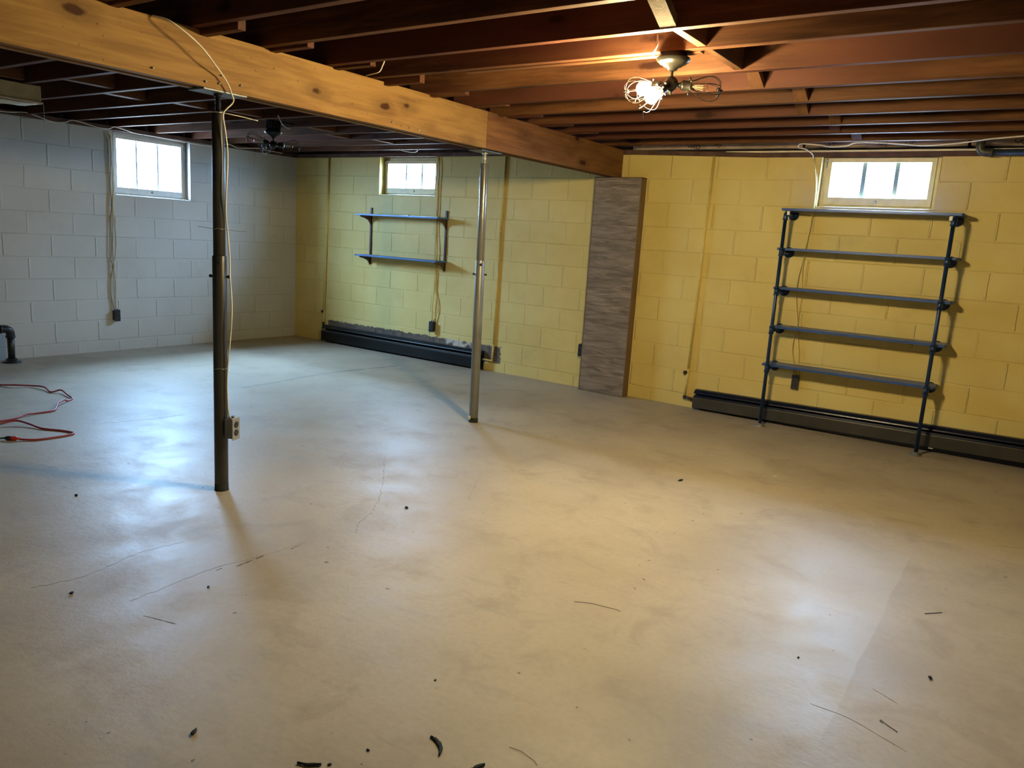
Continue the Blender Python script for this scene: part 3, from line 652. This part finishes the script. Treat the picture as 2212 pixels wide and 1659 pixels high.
# ------------------------------------------------------------------ pilaster clad in laminate
root = thing('pilaster_cover', 'tall wood-look boxed pilaster against the yellow wall under the beam end', 'pilaster', (4.39, -.05, 0))
bm = bm_(); box(bm, 4.160, 4.607, -.104, -.092, .003, 1.937); obj('front_panel', bm, 'laminate', root, .0012)
bm = bm_(); box(bm, 4.600, 4.614, -.0915, -.001, .003, 1.936); obj('side_panel', bm, 'side_wood', root, .001)
bm = bm_(); box(bm, 4.158, 4.170, -.0915, -.001, .003, 1.936); obj('side_panel', bm, 'side_wood', root, .001)
bm = bm_(); box(bm, 4.6075, 4.6145, -.106, -.0918, .001, 1.938); box(bm, 4.1545, 4.1595, -.106, -.092, .001, 1.938); obj('edge_strip', bm, 'side_wood', root, .001)
bm = bm_(); box(bm, 4.156, 4.615, -.106, -.001, 1.938, 1.9435); obj('top_cap', bm, 'dark_wood_edge', root)
bm = bm_(); cyl(bm, (4.352, -.1035, 1.835), (4.352, -.1052, 1.835), .004, 10); obj('screw_hole', bm, 'mark_black', root)

# ------------------------------------------------------------------ cage ceiling lamps
def cage_fixture(label, top, arms, metal, wire, lit, bright):
    """top = canopy top centre; arms = list of (direction, lit, open)"""
    root = thing('cage_lamp', label, 'ceiling lamp', top)
    t = Vector(top); D = Matrix.Translation(t)
    bm = bm_(); lathe(bm, [(0, 0), (.058, 0), (.058, -.010), (.072, -.018), (.074, -.024), (.068, -.028), (.069, -.032), (.060, -.036), (.058, -.041), (.046, -.046), (.040, -.052), (.024, -.058), (.020, -.066), (.012, -.070), (0, -.070)], D, 36)
    obj('canopy', bm, metal, root)
    hub = t+Vector((0, 0, -.122))
    bm = bm_(); cyl(bm, t+Vector((0,0,-.068)), hub+Vector((0,0,.018)), .0062, 14); lathe(bm, [(.011, 0), (.013, .005), (.008, .010)], Matrix.Translation(hub+Vector((0,0,.016))), 16); obj('stem', bm, metal, root)
    bm = bm_(); sphere(bm, hub, .031, 24, (1, 1, 1)); lathe(bm, [(0, -.048), (.006, -.045), (.007, -.039), (.010, -.035), (.014, -.026)], Matrix.Translation(hub), 16); obj('hub', bm, metal, root)
    for d, on, opened in arms:
        d = Vector(d).normalized(); M = frame_mat(hub, d)
        bm = bm_(); lathe(bm, [(.007, .024), (.007, .034), (.011, .036), (.011, .042), (.008, .044)], M, 16); arm = obj('lamp_arm', bm, metal, root)
        bm = bm_(); lathe(bm, [(.010, .040), (.019, .046), (.0215, .052), (.0215, .076), (.0245, .078), (.0245, .084), (.0205, .086), (.0205, .070)], M, 22)
        for k in range(6):
            a = k*PI/3+.5; q = M @ Vector((.0245*math.cos(a), .0245*math.sin(a), .081)); q2 = M @ Vector((.033*math.cos(a), .033*math.sin(a), .081)); cyl(bm, q, q2, .0035, 8); sphere(bm, q2, .0052, 10)
        obj('socket_cup', bm, metal, arm)
        bm = bm_()
        for k in range(8):
            a = 2*PI*k/8+.2
            pr = [(.0225, .078), (.028, .100), (.043, .130), (.0545, .160), (.0530, .185), (.040, .206), (.018, .216), (.006, .212)]
            if opened: pr = [(.0225, .078), (.028, .100), (.043, .130), (.0545, .160), (.050, .182), (.040, .196), (.050, .205), (.066, .204)]
            if opened and k % 2: pr = pr[:5]+[(.030, .200), (.012, .203)]
            tube(bm, [M @ Vector((r_*math.cos(a), r_*math.sin(a), h_)) for r_, h_ in pr], .0017, seg=6, n=4)
        if not opened: lathe(bm, [(0, .203), (.009, .204), (.0105, .210), (.009, .217), (.004, .219), (.004, .224), (.006, .227), (0, .231)], M, 14)
        obj('wire_cage', bm, wire, arm)
        bm = bm_(); lathe(bm, [(.0125, .070), (.0130, .086), (.014, .092)], M, 16); obj('bulb_base', bm, 'galvanized', arm)
        prof = [(.0135, .090), (.0150, .098), (.0215, .108), (.0275, .119), (.0300, .131), (.0285, .144), (.0215, .155), (.011, .1608), (0, .1622)]
        bm = bm_(); lathe(bm, prof, M, 24); obj('bulb', bm, 'bulb_lit' if on else 'bulb_glass', arm)
        if not on:
            bm = bm_()
            for k in range(4):
                a = k*PI/2; cyl(bm, M @ Vector((.006*math.cos(a), .006*math.sin(a), .104)), M @ Vector((.010*math.cos(a), .010*math.sin(a), .142)), .0016, 8)
            cyl(bm, M @ Vector((0, 0, .09)), M @ Vector((0, 0, .12)), .003, 8)
            obj('filament', bm, 'filament' if bright else 'cream_enamel', arm)
    return root
rr_ = Vector((.83, .56, 0)); ff_ = Vector((-.56, .83, 0))
cage_fixture('lit bronze ceiling lamp with three wire cage shades right of the beam', (6.150, -3.085, 2.182),
     [(rr_*1.0+ff_*.05+Vector((0,0,-.06)), False, False), (rr_*-.80+ff_*.55+Vector((0,0,-.10)), True, False), (rr_*-.66-ff_*.52+Vector((0,0,-.52)), True, True)], 'bronze', 'wire_dark', True, True)
cage_fixture('unlit black ceiling lamp with three wire cage shades left of the beam', (2.115, -2.005, 2.130),
     [(rr_*1.0+ff_*.10+Vector((0,0,-.04)), False, False), (rr_*-.62-ff_*.45+Vector((0,0,.12)), False, False), (rr_*-.55+ff_*.6+Vector((0,0,-.10)), False, False)], 'fixture_black', 'fixture_black', False, False)
# the boards and boxes the lamps hang from
root = thing('junction_box', 'dark box between two joists carrying the unlit cage lamp', 'junction box', (2.115, -2.005, 2.14))
obj('box_body', BX(2.070, 2.160, -2.05, -1.96, 2.132, 2.19), 'fixture_black', root, .004)
obj('hanger_bar', BX(2.105, 2.125, -2.155, -1.802, 2.191, 2.205), 'fixture_black', root, .001)
cable('lamp_wire', 'white wire dropping into the canopy of the lit cage lamp', [(6.10, -3.155, 2.25), (6.105, -3.162, 2.21), (6.10, -3.168, 2.185), (6.09, -3.165, 2.166), (6.10, -3.15, 2.160)], .0045, 'cable_white', 'wire')

# ------------------------------------------------------------------ fluorescent fitting at the far left
root = thing('strip_light', 'cream strip light fitting under the joists at the left edge of the picture', 'ceiling light', (1.66, -4.25, 2.18))
bm = bm_(); box(bm, 1.53, 1.79, -4.95, -3.675, 2.075, 2.178); obj('housing', bm, 'cream_enamel', root, .004)
bm = bm_(); box(bm, 1.522, 1.798, -4.955, -3.667, 2.062, 2.074); obj('bottom_trim', bm, 'cream_lens', root, .002)
bm = bm_(); prev = None
for i in range(13):
    t = i/12; y_ = -4.92+1.22*t; sag = .028*math.sin(PI*t)**.7 if 0 < t < 1 else 0
    ring = [bm.verts.new((1.545+.23*k/8, y_, 2.0615-sag*math.sin(PI*(k+.5)/9)-.001)) for k in range(9)]
    if prev:
        for k in range(8): f = bm.faces.new([prev[k], ring[k], ring[k+1], prev[k+1]]); f.smooth = True
    prev = ring
o = obj('lens', bm, 'cream_lens', root); md = o.modifiers.new('solid', 'SOLIDIFY'); md.thickness = .003
cable('pull_string', 'thin string hanging from the end of the cream strip light', [(1.785, -3.662, 2.06), (1.786, -3.660, 1.98), (1.784, -3.661, 1.90)], .0015, 'cable_white', 'string')

# ------------------------------------------------------------------ insulation paper in the rim space
def letters(txt, x, z, size, rot, name='printing', parent=None, y=-.0152):
    cu = bpy.data.curves.new('t', 'FONT'); cu.body = txt; cu.size = size; cu.extrude = .0006; cu.align_x = 'CENTER'; cu.align_y = 'CENTER'
    o = bpy.data.objects.new('t', cu); C.objects.link(o); bpy.context.view_layer.update()
    me = bpy.data.meshes.new_from_object(o); bpy.data.objects.remove(o)
    M = Matrix.Translation((x, y, z)) @ Matrix.Rotation(R(rot), 4, 'Y') @ Matrix.Rotation(R(90), 4, 'X'); me.transform(M)
    me.materials.clear(); me.materials.append(MT['ink']); o = bpy.data.objects.new(name, me); C.objects.link(o)
    o.parent = parent; o.location = -parent.location; return o
def batt(x0, x1, label, seed):
    rg = random.Random(seed); root = thing('insulation_batt', label, 'insulation', (x0, 0, 2.185))
    bm = bm_(); nx = 26; nz = 8; g = []
    for i in range(nx+1):
        row = []
        for k in range(nz+1):
            bulge = .012*math.sin(PI*i/nx)+.006*math.sin(i*1.1+seed)*math.sin(k*.9+seed)
            row.append(bm.verts.new((x0+(x1-x0)*i/nx, .012-bulge*.9, 2.1845+(ZC-.005-2.1845)*k/nz)))
        g.append(row)
    for i in range(nx):
        for k in range(nz): f = bm.faces.new([g[i][k], g[i+1][k], g[i+1][k+1], g[i][k+1]]); f.smooth = True
    o = obj('kraft_facing', bm, 'kraft', root); md = o.modifiers.new('solid', 'SOLIDIFY'); md.thickness = .003; md.offset = 1
    bm = bm_(); box(bm, x0+.01, x1-.01, .03, .108, 2.1845, ZC-.006); obj('fibre_core', bm, 'poly', root)
    return root
bt = batt(4.45, 5.9, 'brown paper faced insulation above the yellow wall right of the pilaster', 1)
letters('OXO', 5.02, 2.205, .05, 12, parent=bt); letters('WT', 5.22, 2.212, .045, 30, parent=bt)
bt = batt(5.92, 7.02, 'brown paper faced insulation with blue printing above the right window', 2)
letters('JER', 6.12, 2.205, .055, -35, parent=bt); letters('OE', 6.48, 2.208, .055, 20, parent=bt); letters('UR', 6.66, 2.210, .05, -25, parent=bt)
bt = batt(7.04, 8.9, 'brown paper faced insulation in the rim space above the black drain pipe', 3)
letters('OC', 7.33, 2.206, .05, 15, parent=bt)

# drain pipe at the top right
root = thing('drain_pipe', 'black plastic drain pipe with an elbow at the top right corner above the yellow wall', 'pipe', (7.12, -.09, 2.13))
bm = bm_(); tube(bm, [(7.105, -.085, 2.30), (7.105, -.085, 2.19)], .024, seg=20); tube(bm, [(7.17, -.085, 2.127), (8.9, -.085, 2.127)], .022, seg=20); obj('pipe_run', bm, 'pipe_black', root)
bm = bm_(); tube(bm, [(7.105, -.085, 2.20), (7.105, -.085, 2.165), (7.115, -.085, 2.140), (7.140, -.085, 2.1275), (7.175, -.085, 2.127)], .027, seg=22, n=6)
lathe(bm, [(.030, 0), (.030, .022)], frame_mat((7.165, -.085, 2.127), (1, 0, 0)), 24); obj('elbow', bm, 'heater_grey', root)

# ------------------------------------------------------------------ floor pipe rack and panel at the left edge
root = thing('pipe_rail', 'black iron pipe rail with round floor flange at the left edge', 'pipe rail', (.161, -3.29, 0))
bm = bm_(); lathe(bm, [(.075, 0), (.075, .008), (.048, .014), (.044, .034), (.031, .036)], Matrix.Translation((.161, -3.29, 0)), 30); obj('floor_flange', bm, 'black_iron', root)
bm = bm_(); cyl(bm, (.161, -3.29, .01), (.161, -3.29, .25), .0285, 24); obj('upright_pipe', bm, 'black_iron', root)
bm = bm_(); tube(bm, [(.161, -3.29, .225), (.161, -3.29, .262), (.161, -3.303, .288), (.161, -3.33, .301), (.161, -3.375, .301)], .0345, seg=22, n=5)
lathe(bm, [(.039, 0), (.039, .016)], Matrix.Translation((.161, -3.29, .222)), 24); lathe(bm, [(.039, 0), (.039, .016)], frame_mat((.161, -3.362, .301), (0, -1, 0)), 24)
obj('elbow_fitting', bm, 'black_iron', root)
bm = bm_(); cyl(bm, (.161, -3.36, .301), (.161, -4.6, .301), .0285, 24); obj('top_rail', bm, 'black_iron', root)
bm = bm_(); lathe(bm, [(.075, 0), (.075, .008), (.048, .014), (.044, .034), (.031, .036)], Matrix.Translation((.161, -4.6, 0)), 30); cyl(bm, (.161, -4.6, .01), (.161, -4.6, .301), .0285, 24); sphere(bm, (.161, -4.6, .301), .036, 20); obj('far_upright', bm, 'black_iron', root)
tag(obj('white_panel', BX(.004, .03, -4.4, -3.375, 0.001, .285), 'white_trim', None, .003), 'bluish white panel against the wall behind the black pipe rail', 'panel')

# ------------------------------------------------------------------ extension cord
root = thing('extension_cord', 'red extension cord looped on the floor at the left edge', 'cord', (2.7, -4.1, 0))
lift = lambda z: z
p1 = [(.95, -3.80, .006), (1.12, -3.776, .008), (1.244, -3.725, .02), (1.30, -3.63, .012), (1.44, -3.60, .02), (1.585, -3.62, .007), (1.62, -3.565, .022), (1.75, -3.585, .015), (1.885, -3.61, .007), (1.93, -3.665, .006), (1.955, -3.70, .02), (2.045, -3.785, .022), (2.165, -3.865, .007), (2.175, -3.96, .006), (2.19, -4.05, .012), (2.238, -4.149, .006), (2.247, -4.234, .006), (2.24, -4.4, .006), (2.3, -4.6, .006), (2.36, -4.62, .006), (2.36, -4.45, .008), (2.364, -4.30, .015), (2.38, -4.20, .028), (2.46, -4.16, .018), (2.586, -4.137, .007), (2.699, -4.079, .006), (2.80, -4.05, .006), (2.833, -4.08, .006), (2.836, -4.17, .006), (2.822, -4.269, .006), (2.775, -4.325, .008), (2.755, -4.345, .013)]
bm = bm_(); tube(bm, p1, .0062, seg=10, n=6); obj('cord', bm, 'cord_red', root)
dv_ = Vector((2.679, -4.41, .013))-Vector((2.755, -4.345, .013)); dl = dv_.normalized()
bm = bm_(); lathe(bm, [(.005, 0), (.009, .012), (.013, .022), (.0135, .040), (.012, .046)], frame_mat((2.762, -4.339, .0135), dl), 16); obj('red_plug', bm, 'plug_red', root)
bm = bm_(); q = Vector((2.762, -4.339, .0135))+dl*.046; lathe(bm, [(.0125, 0), (.0135, .006), (.0125, .026), (.008, .034), (.0045, .046)], frame_mat(q, dl), 16); obj('black_socket', bm, 'plug_black', root)
bm = bm_(); q2 = q+dl*.044; tube(bm, [q2, q2+dl*.06+Vector((0,0,-.006)), q2+dl*.16+Vector((0,0,-.007)), q2+dl*.4+Vector((.03,0,-.007))], .0048, seg=10); obj('black_cord', bm, 'plug_black', root)

# ------------------------------------------------------------------ marks and crumbs on the floor
def flat_line(pts, w, name, mat, label, cat, jag=.3, seed=1, n=6, h=.0006):
    rg = random.Random(seed); P = spline([(a, c, 0) for a, c in pts], n); bm = bm_(); prev = None
    if name == 'floor_crack':
        P = spline([p+Vector((rg.uniform(-.006, .006), rg.uniform(-.006, .006), 0)) for p in P], 2); w *= .65
    for i, p in enumerate(P):
        t = (P[min(i+1, len(P)-1)]-P[max(i-1, 0)]).normalized(); s = Vector((-t.y, t.x, 0)); ww = w*(1+rg.uniform(-jag, jag)); ww *= .3 if i in (0, len(P)-1) else (.25 if name == 'floor_crack' and rg.random() < .45 else 1)
        c = [bm.verts.new(p+s*ww+Vector((0,0,.0002))), bm.verts.new(p+s*ww*.6+Vector((0,0,h))), bm.verts.new(p-s*ww*.6+Vector((0,0,h))), bm.verts.new(p-s*ww+Vector((0,0,.0002)))]
        if prev:
            for k in range(3): bm.faces.new([prev[k], prev[k+1], c[k+1], c[k]])
        prev = c
    bmesh.ops.delete(bm, geom=[v for v in bm.verts if not v.link_faces], context='VERTS')
    o = obj(name, bm, mat, None, 0, loc=(P[0].x, P[0].y, 0)); return tag(o, label, cat)
flat_line([(5.109, -4.981), (5.085, -4.748), (5.086, -4.587), (5.124, -4.415), (5.138, -4.207)], .0016, 'floor_crack', 'mark_grey', 'long fine crack in the floor in front of the near steel column', 'crack', .8, 3, 12)
flat_line([(4.758, -5.149), (4.794, -4.985), (4.743, -4.738), (4.77, -4.547)], .0013, 'floor_crack', 'mark_grey', 'fine crack in the floor left of the near column, close to the left edge', 'crack', .8, 4, 12)
flat_line([(4.451, -3.008), (4.79, -3.366), (5.002, -3.628), (5.094, -3.768), (5.142, -3.892), (5.217, -3.979)], .0016, 'floor_crack', 'mark_grey', 'meandering crack in the floor between the two steel columns', 'crack', .8, 5, 10)
flat_line([(5.07, -2.837), (5.197, -3.069), (5.31, -3.275)], .0016, 'floor_crack', 'mark_grey', 'short crack in the floor right of the meandering one', 'crack', .8, 6, 10)
flat_line([(2.26, -2.439), (2.236, -2.043), (2.174, -1.573), (2.197, -1.129), (2.278, -.561)], .024, 'floor_patch_seam', 'seam_brown', 'wide brownish seam in the floor toward the left heater', 'seam', .5, 7, 10, .0004)
flat_line([(2.665, -3.817), (2.764, -3.507), (2.782, -3.277)], .003, 'floor_crack', 'mark_grey', 'hairline crack in the bright bluish patch of floor left of the near column', 'crack', .8, 8, 10)
for k, (a, c, wd) in enumerate([((5.133, -4.556), (5.128, -4.47), .0022), ((5.128, -4.46), (5.124, -4.415), .0026), ((5.108, -4.63), (5.105, -4.60), .002), ((5.152, -4.30), (5.147, -4.24), .0016)]):
    flat_line([a, ((a[0]+c[0])/2, (a[1]+c[1])/2+.002), c], wd, 'scuff_mark', 'mark_black', ['longest black dash of the broken scuff below the near column', 'black dash right of the longest in the broken scuff', 'small leftmost dash of the broken scuff', 'faint rightmost dash of the broken scuff'][k], 'scuff mark', .6, 20+k, 5)
flat_line([(5.238, -5.004), (5.30, -4.985), (5.37, -4.965)], .0016, 'scuff_mark', 'mark_blue', 'straight blue-grey scratch on the floor below the broken scuff', 'scuff mark', .8, 30, 10)
flat_line([(7.365, -3.772), (7.40, -3.788), (7.444, -3.811)], .0018, 'scuff_mark', 'mark_grey', 'dark scratch near the right edge, the upper of two parallel ones', 'scuff mark', .5, 31)
flat_line([(7.224, -3.996), (7.333, -3.996), (7.429, -4.03), (7.507, -4.059)], .0014, 'scuff_mark', 'mark_grey', 'long grey scratch crossing the pale paint edge at lower right', 'scuff mark', .5, 32, 8)
flat_line([(7.616, -1.949), (7.735, -1.87)], .002, 'scuff_mark', 'mark_grey', 'dark scratch on the floor at the right edge before the heater', 'scuff mark', .5, 33, 8)
flat_line([(7.141, -2.234), (7.2, -2.203)], .0016, 'scuff_mark', 'mark_grey', 'small scratch in front of the pipe shelf at right', 'scuff mark', .5, 34, 8)
def strand(name, label, pts, r, mat, z=.002):
    return tag(obj(name, TB([(a, c, z) for a, c in pts], r, seg=6), mat, None, 0, loc=(pts[0][0], pts[0][1], 0)), label, 'fibre')
strand('hair_strand', 'long thin brown fibre on the floor in the middle foreground', [(6.32, -3.9), (6.37, -3.872), (6.401, -3.863), (6.456, -3.853), (6.48, -3.849), (6.495, -3.853)], .0009, 'brown_metal')
strand('hair_strand', 'curved brown fibre at the bottom edge right of the centre', [(6.621, -4.766), (6.655, -4.760), (6.681, -4.765), (6.705, -4.770), (6.72, -4.78)], .0007, 'brown_metal')
strand('hair_strand', 'hooked dark fibre at the lower right', [(7.425, -3.957), (7.416, -3.949), (7.420, -3.945), (7.437, -3.958), (7.468, -3.976)], .0011, 'brown_metal')
strand('thin_twig', 'thin dark twig on the floor right of the pale paint edge', [(7.43, -3.045), (7.445, -3.03), (7.485, -2.985)], .0014, 'brown_metal')
def crumb(label, x, y, r, mat='mark_black', sc=(1.4, .8, .5), seed=0, name='debris_crumb'):
    rg = random.Random(seed); bm = bm_(); sphere(bm, (0, 0, 0), r, 10, sc)
    for v in bm.verts: v.co *= 1+rg.uniform(-.22, .22)
    zmin = min(v.co.z for v in bm.verts); a = rg.uniform(0, PI)
    bmesh.ops.transform(bm, matrix=Matrix.Translation((x, y, -zmin)) @ Matrix.Rotation(a, 4, 'Z'), verts=bm.verts[:])
    return tag(obj(name, bm, mat, None, 0, loc=(x, y, 0)), label, 'debris')
CR = [('black crumb alone on the floor midway between the near column and the centre', 5.167, -3.589, .010), ('dark crumb on the floor left of the near column foot', 3.909, -4.576, .008),
      ('black crumb on the floor at lower left beside the fine crack', 4.905, -5.082, .008), ('small black crumb below the broken scuff mark', 5.212, -4.734, .0055),
      ('small black crumb left of the curled black scrap', 6.337, -5.017, .0045), ('black crumb on the pale floor patch at right', 7.121, -3.737, .0045),
      ('black crumb right of the pale paint edge at lower right', 7.509, -3.573, .008), ('tiny dark crumb straight above the curled black scrap', 6.26, -4.652, .004),
      ('black oblong crumb at the lower left foreground', 5.928, -5.261, .0085), ('dark splinter on the floor in front of the pilaster', 6.011, -2.107, .010)]
for k, (lb, x_, y_, r_) in enumerate(CR): crumb(lb, x_, y_, r_, seed=k+50, sc=(2.0, .7, .5) if 'oblong' in lb or 'splinter' in lb else (1.3, .8, .5))
crumb('pale sliver of paper on the floor in front of the pipe shelf', 6.42, -1.574, .009, 'chalk', (2.4, .6, .25), 71, 'paper_sliver')
rg = random.Random(4)
def scrap(pts, ra, label, seed, name='black_scrap'):
    rg = random.Random(seed); bm = bm_(); P = spline([(a, c, .004) for a, c in pts], 8)
    prev = None; N = len(P)
    for i, p in enumerate(P):
        t = (P[min(i+1, N-1)]-P[max(i-1, 0)]).normalized(); s = Vector((-t.y, t.x, 0)); f = i/(N-1)
        wd = ra*(.35+.9*math.sin(PI*min(1, .1+f*.85))**1.2 if f > .22 else (.75 if f < .1 else .32))*(1+rg.uniform(-.25, .25))
        ring = [bm.verts.new(p+s*wd*math.cos(2*PI*k/8)+Vector((0, 0, .0038*math.sin(2*PI*k/8)))) for k in range(8)]
        if prev:
            for k in range(8): bm.faces.new([prev[k], prev[(k+1) % 8], ring[(k+1) % 8], ring[k]])
        else: bm.faces.new(ring[::-1])
        prev = ring
    bm.faces.new(prev); return tag(obj(name, bm, 'mark_black', None, 0, loc=(*pts[0], 0)), label, 'debris')
scrap([(6.430, -4.871), (6.441, -4.870), (6.457, -4.874), (6.475, -4.884), (6.487, -4.896), (6.496, -4.913)], .0050, 'curled black scrap like a bent twig on the floor at the bottom centre', 5)
scrap([(6.597, -4.905), (6.603, -4.885), (6.612, -4.866)], .005, 'black scrap cut off by the bottom edge right of the curled one', 6)
scrap([(6.235, -5.168), (6.258, -5.158), (6.27, -5.148), (6.287, -5.134)], .0035, 'flat black smear at the bottom edge left of the curled scrap', 7, 'tar_smear')
crumb('round black blob right of the flat black smear at the bottom edge', 6.302, -5.119, .0045, seed=90, sc=(1.3, 1, .5))
